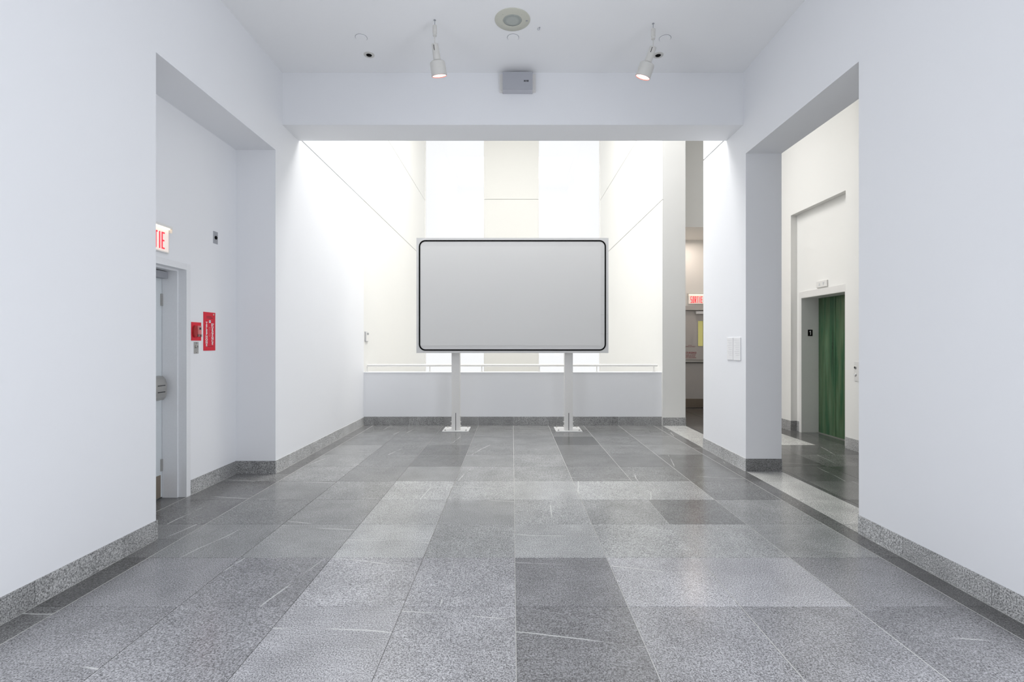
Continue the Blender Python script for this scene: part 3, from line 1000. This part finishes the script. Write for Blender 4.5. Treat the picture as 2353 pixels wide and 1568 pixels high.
for x, y, lab in ((-1.514, 4.946, 'flat round white cover disc in ceiling, leftmost of three'),
                  (0.0065, 4.946, 'flat round white cover disc just behind the round ceiling speaker'),
                  (1.532, 4.96, 'flat round white cover disc in ceiling beside right spotlight')):
    s = thing('cover_disc', lab, 'cover disc', (x, y, ZC), group='round cover discs in the ceiling')
    bm = bmesh.new()
    bm_rev(bm, [(0.0555, 0), (0.0555, -0.005), (0.054, -0.007), (0.002, -0.008)], seg=32)
    mk('disc', bm, M['ceil'], s, smooth=True)
    bm = bmesh.new()
    bm_rev(bm, [(0.0595, 0), (0.0595, -0.002), (0.0550, -0.002), (0.0550, 0)], seg=32, caps=False)
    mk('edge_ring', bm, M['grey_metal'], s)

for x, y, lab in ((-1.522, 5.244, 'recessed white ring with black eyeball in ceiling, left'),
                  (1.548, 5.25, 'recessed white ring with black eyeball behind right spotlight')):
    s = thing('recessed_eyeball', lab, 'recessed fitting', (x, y, ZC), group='recessed black eyeballs in the ceiling')
    bm = bmesh.new()
    bm_rev(bm, [(0.056, 0), (0.056, -0.003), (0.050, -0.007), (0.030, -0.005), (0.028, 0)], seg=32)
    mk('ring', bm, M['lamp_white'], s, smooth=True)
    bm = bmesh.new()
    bm_rev(bm, [(0.029, -0.003), (0.026, -0.008), (0.018, -0.012), (0.002, -0.014)], seg=24)
    mk('eyeball', bm, M['black'], s, smooth=True)

s = thing('ceiling_hook', 'tiny dark wire hook in ceiling right of the round speaker', 'hook', (0.264, 4.79, ZC))
bm = bmesh.new()
bm_rev(bm, [(0.007, 0), (0.007, -0.003), (0.003, -0.004), (0.003, -0.016)], seg=10)
for k in range(7):
    a = PI * 1.4 * k / 6
    bm_box(bm, -0.010 + 0.010 * math.cos(a) - .002, -0.010 + 0.010 * math.cos(a) + .002, -.002, .002, -0.016 - 0.010 * math.sin(a) - .003, -0.016 - 0.010 * math.sin(a) + .003)
mk('wire', bm, M['grey_metal'], s)

# box speaker on the beam
s = thing('box_speaker', 'grey grilled box speaker mounted high on the ceiling beam', 'speaker', (0.058, 5.59, 4.354))
boxes('housing', [(-0.166, 0.166, -0.095, 0, -0.099, 0.099)], M['speaker_case'], s, bevel=0.004)
boxes('grille', [(-0.166, 0.166, -0.102, -0.095, -0.098, 0.098)], M['grey_grille'], s, bevel=0.002)
for x0 in (-0.204, 0.166):
    boxes('bracket', [(x0, x0 + 0.038, -0.030, 0, -0.085, 0.110)], M['white_metal'], s, bevel=0.002)
put_text('logo', 'BOSE', 0.024, M['black'], s, (0.096, -0.1028, -0.004), '-Y', sx=0.95, bold=0.0006)


# ------------------------------------------------------------------ hanging spotlights
def spotlight(label, x, y, tilt_x, tilt_y, power):
    """tilt about X (towards the board) and about Y (sideways) of the lamp body"""
    s = thing('spotlight', label, 'spotlight', (x, y, ZC), group='white spotlights hanging from the ceiling')
    bm = bmesh.new()
    bm_rev(bm, [(0.011, 0), (0.011, -0.004), (0.0035, -0.006), (0.0035, -0.062)], seg=12)
    mk('ceiling_hanger', bm, M['grey_metal'], s, smooth=True)
    bm = bmesh.new()
    bm_rev(bm, [(0.010, -0.050), (0.020, -0.056), (0.021, -0.125), (0.018, -0.128), (0.019, -0.150), (0.012, -0.155)], seg=20)
    mk('adapter', bm, M['lamp_white'], s, smooth=True)
    bm = bmesh.new()
    bm_rev(bm, [(0.005, -0.150), (0.005, -0.245)], seg=10)
    mk('stem', bm, M['lamp_white'], s, smooth=True)
    mt = Matrix.Translation((0, 0, -0.225)) @ Matrix.Rotation(tilt_y, 4, 'Y') @ Matrix.Rotation(tilt_x, 4, 'X')
    bm = bmesh.new()
    bm_rev(bm, [(0.026, 0.0), (0.031, -0.003), (0.035, -0.135), (0.036, -0.145)], seg=28, mat=mt)
    neck = mk('neck', bm, M['lamp_white'], s, smooth=True)
    bm = bmesh.new()
    bm_box(bm, -0.012, -0.007, -0.0335, -0.029, -0.060, -0.014)
    bmesh.ops.transform(bm, matrix=mt, verts=bm.verts[:])
    mk('slot', bm, M['black'], neck)
    bm = bmesh.new()
    bm_rev(bm, [(0.036, -0.142), (0.055, -0.146), (0.069, -0.156), (0.073, -0.172), (0.074, -0.275), (0.071, -0.277), (0.069, -0.262), (0.055, -0.225)],
           seg=36, mat=mt, caps=False)
    mk('lamp_head', bm, M['lamp_white'], s, smooth=True)
    bm = bmesh.new()
    bm_rev(bm, [(0.0725, -0.2735), (0.071, -0.2785), (0.0675, -0.2785), (0.0675, -0.270)], seg=36, mat=mt, caps=False)
    mk('rim', bm, M['copper'], s, smooth=True)
    bm = bmesh.new()
    bm_rev(bm, [(0.068, -0.271), (0.055, -0.268), (0.002, -0.266)], seg=32, mat=mt)
    mk('lens', bm, M['lens'], s, smooth=True)
    ld = bpy.data.lights.new('spot_lamp', 'SPOT')
    ld.energy = power
    ld.color = (1.0, 0.87, 0.76)
    ld.spot_size = math.radians(75)
    ld.spot_blend = 0.8
    ld.shadow_soft_size = 0.05
    lo_ = bpy.data.objects.new('lamp_light', ld)
    COL.objects.link(lo_)
    lo_.parent = s
    lo_.matrix_local = mt @ Matrix.Translation((0, 0, -0.285))
    return s


spotlight('white hanging spotlight left of the round speaker, tilted slightly right', -0.736, 4.68, math.radians(17), math.radians(-7), 4)
spotlight('white hanging spotlight right of the round speaker, tilted to the left', 1.348, 4.73, math.radians(14), math.radians(18), 4)
